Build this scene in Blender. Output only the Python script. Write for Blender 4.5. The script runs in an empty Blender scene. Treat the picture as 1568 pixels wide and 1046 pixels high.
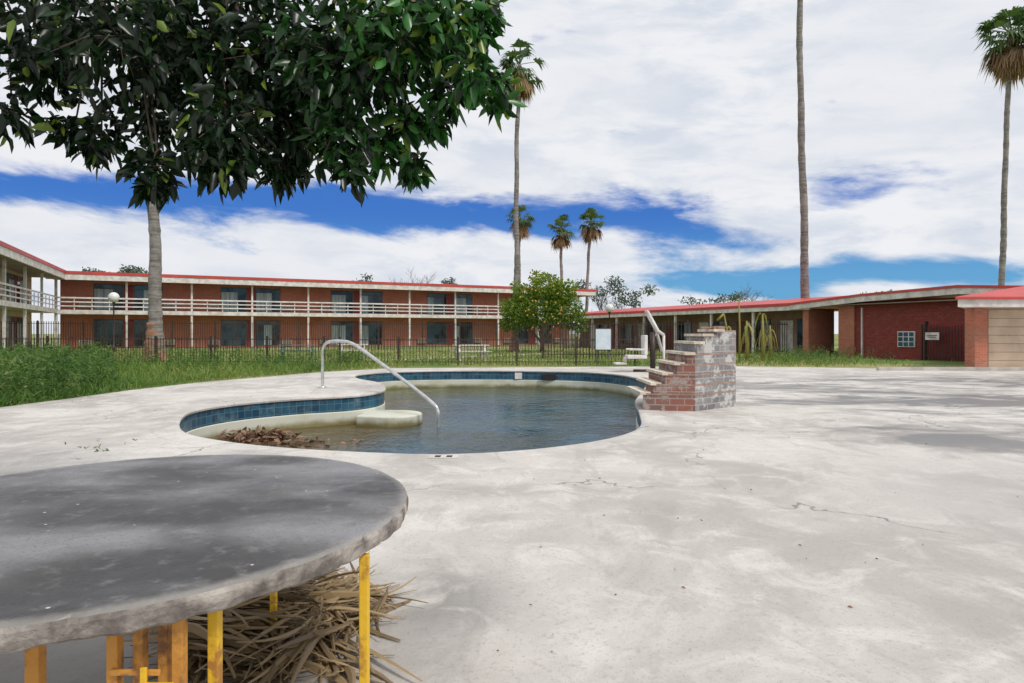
import bpy, bmesh, math, random
import numpy as np
from mathutils import Vector, Matrix
R=random.Random(7); NR=np.random.default_rng(5)
S=bpy.context.scene
S.view_settings.view_transform='Standard'
try: S.view_settings.look='None'
except: pass
S.view_settings.exposure=0
COL=bpy.context.collection

# ---------------- node helpers ----------------
class NT:
    def __init__(s,nt): s.t=nt
    def n(s,typ,**k):
        x=s.t.nodes.new(typ)
        for a,b in k.items(): setattr(x,a,b)
        return x
    def put(s,sock,v):
        if isinstance(v,bpy.types.NodeSocket): s.t.links.new(v,sock)
        elif v is not None:
            try: sock.default_value=v
            except: sock.default_value=(*v,1)
    def m(s,op,a,b=None,c=None,clamp=False):
        x=s.n('ShaderNodeMath',operation=op); x.use_clamp=clamp
        s.put(x.inputs[0],a); s.put(x.inputs[1],b)
        if c is not None: s.put(x.inputs[2],c)
        return x.outputs[0]
    def mix(s,f,a,b,bt='MIX'):
        x=s.n('ShaderNodeMix',data_type='RGBA',blend_type=bt)
        s.put(x.inputs[0],f); s.put(x.inputs[6],a if isinstance(a,bpy.types.NodeSocket) else (*a[:3],1)); s.put(x.inputs[7],b if isinstance(b,bpy.types.NodeSocket) else (*b[:3],1))
        return x.outputs[2]
    def noise(s,vec,scale,detail=4,rough=.55,dist=0):
        x=s.n('ShaderNodeTexNoise'); s.put(x.inputs['Vector'],vec)
        x.inputs['Scale'].default_value=scale; x.inputs['Detail'].default_value=detail
        x.inputs['Roughness'].default_value=rough; x.inputs['Distortion'].default_value=dist
        return x.outputs[0]
    def ramp(s,v,lo,hi,a=0.,b=1.):
        x=s.n('ShaderNodeMapRange',interpolation_type='SMOOTHSTEP')
        s.put(x.inputs[0],v); x.inputs[1].default_value=lo; x.inputs[2].default_value=hi
        x.inputs[3].default_value=a; x.inputs[4].default_value=b
        return x.outputs[0]
    def gauss(s,v,c,sg):
        d=s.m('DIVIDE',s.m('SUBTRACT',v,c),sg)
        return s.m('EXPONENT',s.m('MULTIPLY',s.m('MULTIPLY',d,d),-1.0))
def newmat(name):
    m=bpy.data.materials.new(name); m.use_nodes=True
    nt=NT(m.node_tree); b=m.node_tree.nodes['Principled BSDF']
    return m,nt,b
def coord(nt,kind='Object',scale=None):
    c=nt.n('ShaderNodeTexCoord').outputs[kind]
    if scale:
        mp=nt.n('ShaderNodeMapping'); nt.put(mp.inputs[0],c); mp.inputs['Scale'].default_value=scale; c=mp.outputs[0]
    return c
def bump(nt,b,h,st=.3,dist=.02):
    x=nt.n('ShaderNodeBump'); x.inputs['Strength'].default_value=st; x.inputs['Distance'].default_value=dist
    nt.put(x.inputs['Height'],h); nt.put(b.inputs['Normal'],x.outputs[0])
def simple(name,c1,c2=None,scale=3,rough=.7,metal=0,bst=.2,bscale=40,sc=None,bd=.01,spec=None,lo=.35,hi=.65):
    m,nt,b=newmat(name); v=coord(nt,'Object',sc)
    c2=c2 or tuple(x*.75 for x in c1)
    f=nt.ramp(nt.noise(v,scale,6,.6),lo,hi)
    nt.put(b.inputs['Base Color'],nt.mix(f,c2,c1))
    b.inputs['Roughness'].default_value=rough; b.inputs['Metallic'].default_value=metal
    if spec is not None: b.inputs['Specular IOR Level'].default_value=spec
    if bst: bump(nt,b,nt.noise(v,bscale,4),bst,bd)
    return m
def leafmat(name,c1,c2,c3=None,rough=.4,trans=.3):
    m,nt,b=newmat(name)
    a=nt.n('ShaderNodeAttribute',attribute_name='rnd').outputs['Fac']
    col=nt.mix(a,c1,c2)
    if c3: col=nt.mix(nt.ramp(a,.86,.93),col,c3)
    nt.put(b.inputs['Base Color'],col); b.inputs['Roughness'].default_value=rough
    tr=nt.n('ShaderNodeBsdfTranslucent'); nt.put(tr.inputs[0],nt.mix(.5,col,nt.mix(1.,col,(1.5,1.9,.6),'MULTIPLY')))
    mx=nt.n('ShaderNodeMixShader'); mx.inputs[0].default_value=trans
    nt.put(mx.inputs[1],b.outputs[0]); nt.put(mx.inputs[2],tr.outputs[0])
    nt.put(m.node_tree.nodes['Material Output'].inputs[0],mx.outputs[0])
    return m
def brick(name,c1,c2,mortar,sc=1.0,peel=None,rough=.85,bw=.22,rh=.075,ms=.010):
    m,nt,b=newmat(name); v=coord(nt,'UV')
    t=nt.n('ShaderNodeTexBrick'); nt.put(t.inputs['Vector'],v)
    t.inputs['Scale'].default_value=sc; t.inputs['Brick Width'].default_value=bw; t.inputs['Row Height'].default_value=rh
    t.inputs['Mortar Size'].default_value=ms; t.inputs['Color1'].default_value=(*c1,1); t.inputs['Color2'].default_value=(*c2,1); t.inputs['Mortar'].default_value=(*mortar,1)
    o=coord(nt); f=nt.ramp(nt.noise(o,.6,5),.3,.75)
    col=nt.mix(nt.m('MULTIPLY',f,.5),t.outputs[0],tuple(x*.55 for x in c1))
    col=nt.mix(nt.m('MULTIPLY',nt.ramp(nt.noise(o,5,5,.7),.5,.7),.3),col,tuple(min(1,x*1.1+.06) for x in c1))
    if peel:
        col=nt.mix(nt.ramp(nt.noise(o,3.2,5,.7),.5,.58),col,peel)
    nt.put(b.inputs['Base Color'],col); b.inputs['Roughness'].default_value=rough
    bump(nt,b,nt.m('MULTIPLY',t.outputs[1],-1.),.5,.01)
    return m

# ---------------- mesh helpers ----------------
def empty(name,loc=(0,0,0)):
    e=bpy.data.objects.new(name,None); e.empty_display_size=.3; COL.objects.link(e); e.location=loc
    bpy.context.view_layer.update(); return e
def mkobj(name,v,f,mats,parent=None,mi=None,uv=None,smooth=False,rnd=None,recalc=False):
    me=bpy.data.meshes.new(name); me.from_pydata([tuple(x) for x in v],[],[tuple(x) for x in f])
    if not isinstance(mats,(list,tuple)): mats=[mats]
    for m in mats: me.materials.append(m)
    if mi is not None: me.polygons.foreach_set('material_index',mi)
    if uv is not None:
        l=me.uv_layers.new(name='UVMap'); l.data.foreach_set('uv',np.array(uv,dtype=np.float32).ravel())
    if rnd is not None:
        a=me.attributes.new('rnd','FLOAT','FACE'); a.data.foreach_set('value',np.array(rnd,dtype=np.float32))
    if smooth: me.polygons.foreach_set('use_smooth',[True]*len(me.polygons))
    me.update()
    if recalc:
        bm=bmesh.new(); bm.from_mesh(me); bmesh.ops.recalc_face_normals(bm,faces=bm.faces); bm.to_mesh(me); bm.free()
    o=bpy.data.objects.new(name,me); COL.objects.link(o)
    if parent:
        o.parent=parent; o.matrix_parent_inverse=parent.matrix_world.inverted()
    return o
class Frame:
    def __init__(s,o=(0,0),u=(1,0),n=(0,1)): s.o=o;s.u=u;s.n=n
    def __call__(s,a,d,z): return (s.o[0]+s.u[0]*a+s.n[0]*d, s.o[1]+s.u[1]*a+s.n[1]*d, z)
class MB:
    def __init__(s,fr=None): s.v=[];s.f=[];s.uv=[];s.mi=[];s.fr=fr or Frame()
    def poly(s,pts,uvs=None,mi=0,raw=False):
        b=len(s.v)
        for p in pts: s.v.append(p if raw else s.fr(*p))
        s.f.append(list(range(b,b+len(pts)))); s.mi.append(mi)
        s.uv+= list(uvs) if uvs else [(p[0],p[2]) for p in pts]
    def box(s,s0,s1,d0,d1,z0,z1,mi=0):
        c=[(a,d,z) for z in (z0,z1) for d in (d0,d1) for a in (s0,s1)]
        b=len(s.v); s.v+=[s.fr(*p) for p in c]
        for q,ax in (((0,1,5,4),(0,2)),((3,2,6,7),(0,2)),((2,0,4,6),(1,2)),((1,3,7,5),(1,2)),((4,5,7,6),(0,1)),((2,3,1,0),(0,1))):
            s.f.append([b+i for i in q]); s.mi.append(mi)
            s.uv+=[(c[i][ax[0]],c[i][ax[1]]) for i in q]
    def obj(s,name,mats,parent=None,bev=0):
        o=mkobj(name,s.v,s.f,mats,parent,s.mi,s.uv,recalc=True)
        if bev:
            m=o.modifiers.new('b','BEVEL'); m.width=bev; m.segments=2; m.limit_method='ANGLE'
        return o
def tube(paths,n=8):
    V=[];F=[]
    for pts,rad in paths:
        pts=[Vector(p) for p in pts]
        if not hasattr(rad,'__len__'): rad=[rad]*len(pts)
        ref=None; b0=len(V)
        for i,p in enumerate(pts):
            t=(pts[min(i+1,len(pts)-1)]-pts[max(i-1,0)]).normalized()
            if ref is None:
                ref=Vector((1,0,0)) if abs(t.x)<.8 else Vector((0,1,0))
            a=(ref-t*ref.dot(t)).normalized(); ref=a; c=t.cross(a)
            for k in range(n):
                an=2*math.pi*k/n
                V.append(p+(a*math.cos(an)+c*math.sin(an))*rad[i])
        for i in range(len(pts)-1):
            for k in range(n):
                F.append((b0+i*n+k,b0+i*n+(k+1)%n,b0+(i+1)*n+(k+1)%n,b0+(i+1)*n+k))
        F.append([b0+k for k in range(n)][::-1]); e=b0+(len(pts)-1)*n; F.append([e+k for k in range(n)])
    return V,F
def tubeobj(name,paths,mat,parent=None,n=8): 
    V,F=tube(paths,n); return mkobj(name,V,F,mat,parent,smooth=True)
def smoothpath(pts,k=8):
    out=[];P=[Vector(p) for p in pts]; P=[2*P[0]-P[1]]+P+[2*P[-1]-P[-2]]
    for i in range(1,len(P)-2):
        for j in range(k):
            t=j/k; a,b,c,d=P[i-1],P[i],P[i+1],P[i+2]
            out.append(.5*((2*b)+(c-a)*t+(2*a-5*b+4*c-d)*t*t+(3*b-a-3*c+d)*t**3))
    out.append(P[-2]); return out
def leaves(name,pos,dr,ln,wd,rnd,mat,parent=None,fold=.25,droop=.15):
    N=len(pos); pos=np.array(pos);dr=np.array(dr);ln=np.array(ln).reshape(-1,1);wd=np.array(wd).reshape(-1,1)
    dr=dr/np.linalg.norm(dr,axis=1,keepdims=True)
    r=NR.normal(size=(N,3)); sd=np.cross(dr,r); sd/=np.linalg.norm(sd,axis=1,keepdims=True)
    up=np.cross(sd,dr)
    g=np.array([[0,0,-1.]])
    b=pos; m1=pos+dr*ln*.35; m2=pos+dr*ln*.7+g*ln*droop*.4; t=pos+dr*ln+g*ln*droop
    h=up*wd*fold
    L1=m1+sd*wd*.5+h;R1=m1-sd*wd*.5+h;L2=m2+sd*wd*.38+h*.8;R2=m2-sd*wd*.38+h*.8
    V=np.stack([b,m1,m2,t,L1,L2,R1,R2],1).reshape(-1,3)
    T=[(0,1,4),(1,2,5,4),(2,3,5),(0,6,1),(1,6,7,2),(2,7,3)]
    F=[];rr=[]
    for i in range(N):
        o=i*8
        for q in T: F.append(tuple(o+x for x in q)); rr.append(rnd[i])
    return mkobj(name,V.tolist(),F,mat,parent,rnd=rr,smooth=True)
def ellip(c,r,n,shell=.35):
    d=NR.normal(size=(n,3)); d/=np.linalg.norm(d,axis=1,keepdims=True)
    q=NR.random((n,1))**shell
    return np.array(c)+d*q*np.array(r), d

# ---------------- materials ----------------
def M_deck():
    m,nt,b=newmat('pool_deck_concrete'); v=coord(nt)
    sp=nt.n('ShaderNodeSeparateXYZ'); nt.put(sp.inputs[0],v); X,Y=sp.outputs[0],sp.outputs[1]
    n1=nt.noise(v,.45,6,.62,.6); n2=nt.noise(v,2.2,6,.65,.8); n3=nt.noise(v,45,3,.6); n5=nt.noise(v,140,2,.6)
    col=nt.mix(nt.ramp(n1,.38,.62),(.44,.41,.38),(.62,.59,.545))
    col=nt.mix(nt.m('MULTIPLY',nt.ramp(n2,.45,.7),.7),col,(.74,.71,.66))
    mpk=nt.n('ShaderNodeMapping'); nt.put(mpk.inputs[0],v); mpk.inputs['Scale'].default_value=(1,.45,1); mpk.inputs['Rotation'].default_value=(0,0,.7)
    nk=nt.noise(mpk.outputs[0],1.4,7,.7,1.2)
    col=nt.mix(nt.m('MULTIPLY',nt.ramp(nk,.52,.62),.38),col,(.36,.335,.31))
    col=nt.mix(nt.m('MULTIPLY',nt.ramp(n3,.52,.72),.4),col,(.3,.28,.27))
    col=nt.mix(nt.m('MULTIPLY',nt.ramp(n5,.62,.72),.5),col,(.14,.13,.12))
    mp=nt.n('ShaderNodeMapping'); nt.put(mp.inputs[0],v); mp.inputs['Scale'].default_value=(.45,.8,1)
    n4=nt.noise(mp.outputs[0],1.3,9,.68,.7)
    reg=nt.m('MULTIPLY',nt.ramp(X,2.2,5.0),nt.m('MULTIPLY',nt.ramp(Y,5.0,8.0),nt.ramp(Y,24,16)))
    def blob(cx,sx,cy,sy,a):
        return nt.m('MULTIPLY',nt.m('MULTIPLY',nt.gauss(X,cx,sx),nt.gauss(Y,cy,sy)),a)
    bl=nt.m('ADD',nt.m('ADD',blob(5.6,1.1,7.9,.9,.20),blob(9.0,2.6,12.2,1.3,.24)),nt.m('ADD',blob(6.2,1.6,15.5,1.6,.14),blob(13,4,18,1.8,.16)))
    s_=nt.m('ADD',nt.m('ADD',n4,nt.m('MULTIPLY',reg,.05)),bl)
    st=nt.m('MULTIPLY',nt.ramp(s_,.55,.63),reg)
    st2=nt.m('MULTIPLY',nt.ramp(s_,.63,.72),reg)
    col=nt.mix(nt.m('MULTIPLY',st,.62),col,(.27,.255,.245))
    col=nt.mix(nt.m('MULTIPLY',st2,.78),col,(.12,.118,.12))
    reg2=nt.m('MULTIPLY',nt.gauss(X,4.4,2.2),nt.gauss(Y,4.8,1.8))
    col=nt.mix(nt.m('MULTIPLY',reg2,.6),col,(.37,.345,.325))
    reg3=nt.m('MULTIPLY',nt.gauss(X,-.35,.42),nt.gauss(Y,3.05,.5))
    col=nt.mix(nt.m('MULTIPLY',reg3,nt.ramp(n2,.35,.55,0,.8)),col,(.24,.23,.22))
    # dirt and table shade painted into the deck, left under the table
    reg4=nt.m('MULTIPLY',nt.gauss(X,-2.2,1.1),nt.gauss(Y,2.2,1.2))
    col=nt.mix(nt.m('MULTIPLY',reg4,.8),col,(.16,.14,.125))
    vw=nt.n('ShaderNodeVectorMath',operation='ADD'); nt.put(vw.inputs[0],v)
    nn=nt.n('ShaderNodeTexNoise'); nt.put(nn.inputs['Vector'],v); nn.inputs['Scale'].default_value=1.3; nn.inputs['Detail'].default_value=6
    sc=nt.n('ShaderNodeVectorMath',operation='SCALE'); nt.put(sc.inputs[0],nn.outputs[1]); sc.inputs['Scale'].default_value=1.3
    nt.put(vw.inputs[1],sc.outputs[0])
    vo=nt.n('ShaderNodeTexVoronoi',feature='DISTANCE_TO_EDGE'); nt.put(vo.inputs['Vector'],vw.outputs[0]); vo.inputs['Scale'].default_value=.3
    cr=nt.m('MULTIPLY',nt.ramp(vo.outputs[0],.0042,.0014),nt.ramp(nt.noise(v,.5,2),.44,.57))
    col=nt.mix(nt.m('MULTIPLY',cr,.65),col,(.14,.13,.12))
    nt.put(b.inputs['Base Color'],col)
    nt.put(b.inputs['Roughness'],nt.m('SUBTRACT',.8,nt.m('MULTIPLY',st2,.45)))
    bump(nt,b,nt.m('ADD',nt.m('ADD',n3,nt.m('MULTIPLY',n2,1.5)),nt.m('MULTIPLY',cr,-3.)),.45,.006)
    return m
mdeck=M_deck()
def M_ground():
    m,nt,b=newmat('grass_ground'); v=coord(nt)
    n1=nt.noise(v,.12,6,.65,.5); n2=nt.noise(v,1.5,5,.6); n3=nt.noise(v,25,3)
    col=nt.mix(nt.ramp(n1,.4,.6),(.13,.20,.04),(.33,.31,.12))
    col=nt.mix(nt.m('MULTIPLY',nt.ramp(n2,.5,.7),.6),col,(.10,.16,.035))
    col=nt.mix(nt.m('MULTIPLY',nt.ramp(n3,.5,.7),.4),col,(.06,.09,.03))
    nt.put(b.inputs['Base Color'],col); b.inputs['Roughness'].default_value=.95; bump(nt,b,n3,.6,.05); return m
mground=M_ground()
def M_water():
    m,nt,b=newmat('pool_water'); v=coord(nt)
    sp=nt.n('ShaderNodeSeparateXYZ'); nt.put(sp.inputs[0],v); X,Y=sp.outputs[0],sp.outputs[1]
    n1=nt.noise(v,.5,4,.6)
    col=nt.mix(nt.ramp(n1,.35,.65),(.004,.032,.055),(.012,.075,.12))
    w=nt.ramp(nt.m('ADD',X,nt.m('MULTIPLY',nt.m('SUBTRACT',n1,.5),3)),-1.2,-3.2)
    col=nt.mix(w,col,(.085,.06,.025))
    far=nt.ramp(Y,17.5,21)
    col=nt.mix(nt.m('MULTIPLY',far,.8),col,(.05,.075,.04))
    nt.put(b.inputs['Base Color'],col); b.inputs['Roughness'].default_value=.03; b.inputs['IOR'].default_value=1.33
    mp=nt.n('ShaderNodeMapping'); nt.put(mp.inputs[0],v); mp.inputs['Scale'].default_value=(1,.75,1); mp.inputs['Rotation'].default_value=(0,0,.4)
    amp=nt.ramp(nt.noise(v,.35,2),.38,.6,.35,1.)
    h=nt.m('MULTIPLY',nt.m('ADD',nt.noise(mp.outputs[0],2.6,4,.6,1.2),nt.m('MULTIPLY',nt.noise(mp.outputs[0],7,3,.6,.8),.45)),amp)
    bump(nt,b,h,.85,.09); return m
mwater=M_water()
def M_tile():
    m,nt,b=newmat('blue_waterline_tile'); v=coord(nt,'UV')
    t=nt.n('ShaderNodeTexBrick'); nt.put(t.inputs['Vector'],v); t.offset=0
    t.inputs['Scale'].default_value=1; t.inputs['Brick Width'].default_value=.15; t.inputs['Row Height'].default_value=.14; t.inputs['Mortar Size'].default_value=.005
    t.inputs['Color1'].default_value=(.010,.05,.10,1); t.inputs['Color2'].default_value=(.03,.12,.19,1); t.inputs['Mortar'].default_value=(.12,.2,.23,1)
    nt.put(b.inputs['Base Color'],nt.mix(nt.m('MULTIPLY',nt.ramp(nt.noise(coord(nt),3,5,.7),.52,.7),.45),t.outputs[0],(.22,.27,.27))); b.inputs['Roughness'].default_value=.3; return m
mtile=M_tile()
def M_plaster():
    m,nt,b=newmat('pool_plaster'); v=coord(nt)
    sp=nt.n('ShaderNodeSeparateXYZ'); nt.put(sp.inputs[0],v); Z=sp.outputs[2]
    n=nt.noise(v,2.5,6,.65); n2=nt.noise(v,.7,3)
    z=nt.m('ADD',Z,nt.m('MULTIPLY',nt.m('SUBTRACT',n,.5),.2))
    col=nt.mix(nt.ramp(z,-.57,-.42),(.18,.15,.05),(.62,.63,.54))
    col=nt.mix(nt.m('MULTIPLY',nt.ramp(n2,.5,.65),.4),col,(.42,.40,.24))
    nt.put(b.inputs['Base Color'],col); b.inputs['Roughness'].default_value=.8; return m
mplaster=M_plaster()
mredbrick=brick('red_brick',(.54,.165,.10),(.43,.12,.075),(.45,.26,.2))
mdarkred=brick('painted_red_brick',(.30,.055,.04),(.22,.04,.03),(.15,.035,.028),bw=.3,rh=.1,ms=.014)
mpier=brick('orange_brick',(.55,.18,.10),(.43,.12,.07),(.38,.25,.18))
mbrickst=brick('weathered_step_brick',(.33,.12,.085),(.18,.12,.10),(.36,.30,.27),peel=(.36,.30,.27),bw=.24,rh=.11,ms=.010)
mbrickgr=brick('grey_peeling_brick',(.30,.29,.29),(.17,.16,.17),(.42,.41,.4),peel=(.5,.49,.47),bw=.24,rh=.11,ms=.010)
mwhite=simple('aged_white_paint',(.78,.75,.71),(.56,.51,.47),2.5,.6,bst=.1)
mrail=simple('white_railing_paint',(.82,.80,.78),(.64,.58,.55),2,.5,bst=0)
mredroof=simple('red_roof_metal',(.60,.07,.06),(.46,.06,.05),.8,.5,bst=.1)
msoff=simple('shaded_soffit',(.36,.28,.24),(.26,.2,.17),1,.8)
mbeige=simple('beige_stucco',(.64,.50,.37),(.52,.40,.29),1.2,.85)
mtan=simple('tan_stucco',(.36,.24,.18),(.26,.16,.12),1.2,.85)
mslab=simple('concrete_slab',(.55,.52,.48),(.4,.37,.34),2,.85)
mdoor=simple('dark_red_door',(.30,.03,.025),(.18,.02,.02),1,.5,bst=0)
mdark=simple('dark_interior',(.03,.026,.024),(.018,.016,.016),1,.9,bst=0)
miron=simple('black_iron',(.022,.018,.017),(.06,.03,.02),5,.5,bst=0)
mframe=simple('window_frame',(.12,.11,.11),(.07,.06,.06),2,.5,bst=0)
mcurt=simple('window_curtain',(.42,.48,.50),(.20,.28,.32),1.2,.35,bst=0,sc=(3,3,.2))
mac=simple('ac_unit_metal',(.55,.48,.40),(.38,.32,.27),4,.6)
def M_glass():
    m,nt,b=newmat('window_glass'); v=coord(nt)
    nt.put(b.inputs['Base Color'],nt.mix(nt.ramp(nt.noise(v,.7,3),.4,.6),(.012,.02,.03),(.05,.11,.15)))
    b.inputs['Roughness'].default_value=.08; return m
mglass=M_glass()
msteel=simple('stainless_rail',(.72,.72,.72),(.55,.55,.55),6,.3,metal=.7,bst=0)
def M_bark(name,c1,c2,ring=5.):
    m,nt,b=newmat(name); v=coord(nt)
    mp=nt.n('ShaderNodeMapping'); nt.put(mp.inputs[0],v); mp.inputs['Scale'].default_value=(.5,.5,ring)
    n=nt.noise(mp.outputs[0],1.6,6,.7,.4); n2=nt.noise(v,6,4); n3=nt.noise(v,.8,4,.6)
    col=nt.mix(nt.ramp(n,.35,.65),c2,c1); col=nt.mix(nt.m('MULTIPLY',nt.ramp(n2,.5,.7),.5),col,tuple(x*.4 for x in c2))
    col=nt.mix(nt.m('MULTIPLY',nt.ramp(n3,.48,.65),.5),col,tuple(x*1.35 for x in c1))
    nt.put(b.inputs['Base Color'],col); b.inputs['Roughness'].default_value=.9; bump(nt,b,n,.7,.04); return m
mpalm=M_bark('palm_bark',(.29,.27,.25),(.13,.12,.11)); mpalmb=M_bark('palm_bark_base',(.36,.19,.12),(.18,.10,.07),3.)
mbark=M_bark('tree_bark',(.13,.10,.075),(.06,.045,.035),1.)
mfrond=leafmat('palm_frond_green',(.04,.09,.03),(.09,.15,.045),rough=.5,trans=.3)
mfronddry=leafmat('palm_frond_dry',(.22,.14,.08),(.38,.26,.15),rough=.8,trans=.2)
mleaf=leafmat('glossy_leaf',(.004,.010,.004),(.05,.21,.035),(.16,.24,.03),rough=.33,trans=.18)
mcit=leafmat('citrus_leaf',(.07,.14,.015),(.27,.35,.035),(.36,.34,.05),rough=.5,trans=.35)
mweed=leafmat('weed_leaf',(.04,.10,.022),(.15,.25,.05),(.30,.27,.13),rough=.6,trans=.35)
mgrass=leafmat('grass_blade',(.08,.18,.03),(.27,.31,.08),(.42,.36,.17),rough=.7,trans=.3)
mdist=leafmat('distant_leaf',(.07,.10,.09),(.14,.18,.13),rough=.8,trans=.2)  # distance haze mixed into the leaf colour

# ---------------- pool outline ----------------
ol=[(-4.96,9.5),(-4.3,8.35),(-3.5,7.68),(-2.6,7.22),(-1.58,6.93),(-.72,6.82),(.116,7.05),(.90,7.55),(1.48,8.2),(1.84,9.0),(2.08,10.27),(2.39,12.25),(2.94,14.3),(3.6,17.2),(3.5,19.9),(2.4,21.6),(0,22.35),(-2.37,22.35),(-4.05,21.7),(-4.85,20.2),(-4.5,18.5),(-3.6,17.0),(-3.1,15.5),(-2.95,14.3),(-3.35,13.35),(-4.34,12.7),(-5.1,11.8),(-5.35,10.7)]
def crclosed(p,k=8):
    n=len(p);out=[]
    for i in range(n):
        a,b,c,d=[Vector(p[(i+j)%n]) for j in(-1,0,1,2)]
        for j in range(k):
            t=j/k; out.append(.5*((2*b)+(c-a)*t+(2*a-5*b+4*c-d)*t*t+(3*b-a-3*c+d)*t**3))
    return out
PO=crclosed(ol,6); NP=len(PO)
def off(P,d):
    out=[];n=len(P)
    for i in range(n):
        t=(P[(i+1)%n]-P[i-1]).normalized(); out.append(P[i]+Vector((t.y,-t.x))*d)
    return out
area=sum(PO[i].x*PO[(i+1)%NP].y-PO[(i+1)%NP].x*PO[i].y for i in range(NP))/2
SG=1 if area>0 else -1
def off2(d): return off(PO,d*SG)
def fill(name,loops,z,mat,parent=None):
    bm=bmesh.new(); ed=[]
    for L in loops:
        vs=[bm.verts.new((p[0],p[1],z)) for p in L]
        for i in range(len(vs)): ed.append(bm.edges.new((vs[i],vs[(i+1)%len(vs)])))
    bmesh.ops.triangle_fill(bm,use_beauty=True,use_dissolve=False,edges=ed)
    bmesh.ops.recalc_face_normals(bm,faces=bm.faces)
    for f in bm.faces:
        if f.normal.z<0: f.normal_flip()
    me=bpy.data.meshes.new(name); bm.to_mesh(me); bm.free(); me.materials.append(mat)
    o=bpy.data.objects.new(name,me); COL.objects.link(o)
    if parent: o.parent=parent
    return o
fill('ground',[[(-3000,-3000),(3000,-3000),(3000,3000),(-3000,3000)],off2(.22)],0,mground)
deckout=[(-9.6,4),(-9.1,9),(-8.95,11.2),(-8.8,12.6),(-8.7,14.6),(-8.3,16.8),(-7.4,19),(-6.3,21.6),(-4.5,23.9),(3,24.9),(8.6,25.3),(13.2,23.9),(15.2,22.3),(40,22.3),(40,-8),(-10,-8)]
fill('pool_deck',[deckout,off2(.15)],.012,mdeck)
pool=empty('swimming_pool',(-1,14,0))
def ring(name,rows,mat,parent,uvz=True):
    V=[];F=[];UV=[];arc=[0]
    for i in range(NP): arc.append(arc[-1]+(PO[(i+1)%NP]-PO[i]).length)
    for d,z in rows:
        for p in off2(d): V.append((p.x,p.y,z))
    for r in range(len(rows)-1):
        for i in range(NP):
            j=(i+1)%NP
            F.append((r*NP+i,r*NP+j,(r+1)*NP+j,(r+1)*NP+i))
            UV+=[(arc[i],rows[r][1]),(arc[i+1],rows[r][1]),(arc[i+1],rows[r+1][1]),(arc[i],rows[r+1][1])]
    return mkobj(name,V,F,mat,parent,uv=UV,recalc=False)
ring('coping',[(.33,.0),(.325,.015),(.29,.020),(.02,.020),(-.025,.012),(-.035,-.0),(-.03,-.03),(.005,-.035)],mdeck,pool)
ring('tile_band',[(.0,-.03),(.0,-.31)],mtile,pool)
ring('plaster_wall',[(.0,-.31),(-.015,-.325),(-.03,-1.3)],mplaster,pool)
w=fill('water',[off2(-.01)],-.58,mwater); w.parent=pool; w.matrix_parent_inverse=pool.matrix_world.inverted()
w=fill('pool_floor',[off2(-.0)],-1.25,mplaster); w.parent=pool; w.matrix_parent_inverse=pool.matrix_world.inverted()
def prism(name,pts,z0,z1,mat,parent,bev=.03,sm=False):
    n=len(pts);V=[(p[0],p[1],z0) for p in pts]+[(p[0],p[1],z1) for p in pts]
    F=[list(range(n))[::-1],list(range(n,2*n))]+[(i,(i+1)%n,n+(i+1)%n,n+i) for i in range(n)]
    o=mkobj(name,V,F,mat,parent,recalc=True)
    if bev:
        m=o.modifiers.new('b','BEVEL'); m.width=bev; m.segments=3; m.limit_method='ANGLE'
    return o
st_=[(-3.2,13.1)]+[(-2.45+.55*math.cos(a),13.5+.62*math.sin(a)) for a in [math.radians(-110+i*15) for i in range(15)]]+[(-3.1,14.2)]
prism('entry_step',st_,-1.2,-.38,mplaster,pool,.03)
mk=MB(); mk.box(-.86,-.56,6.57,6.72,.022,.027); mk.box(-.80,-.74,6.60,6.69,.0272,.0285,1); mk.box(-.68,-.62,6.60,6.69,.0272,.0285,1)
mk.box(.1,.35,22.28,22.3,-.28,-.06); mk.box(-5.0,-4.98,9.4,9.5,-.25,-.06); mk.box(1.0,1.5,22.0,22.05,-.3,-.1,1)
mk.obj('depth_marker_tiles',[mwhite,mdark],pool)
pos=[];dd=[]
for i in range(300):
    x=R.gauss(-4.5,.26);y=R.gauss(11.35,.16); pos.append((x,y,-.57+abs(R.gauss(0,.06)))); dd.append((R.gauss(0,1),R.gauss(0,1),R.gauss(.1,.3)))
for i in range(80):
    pos.append((R.gauss(-3.9,.55),R.gauss(11.1,.3),-.572)); dd.append((R.gauss(0,1),R.gauss(0,1),.03))
mdead=leafmat('dead_leaf',(.09,.05,.03),(.36,.22,.15),rough=.9,trans=.1)
leaves('floating_leaf_debris',pos,dd,NR.uniform(.08,.26,380),NR.uniform(.03,.08,380),NR.random(380),mdead)
rp=smoothpath([(-4.5,15.2,0),(-4.5,15.2,.55),(-4.48,15.18,.95),(-4.32,15.05,1.1),(-4.0,14.85,1.13),(-3.6,14.55,1.06),(-2.9,13.98,.68),(-2.2,13.42,.27),(-1.62,12.98,-.1),(-1.50,12.9,-.25),(-1.48,12.88,-.45),(-1.48,12.88,-1.1)],6)
hr=empty('pool_handrail',(-4.5,15.2,0))
tubeobj('rail',[(rp,.036)],msteel,hr,10)
tubeobj('flange',[([(-4.5,15.2,.012),(-4.5,15.2,.05)],.09)],msteel,hr,14)

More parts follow.
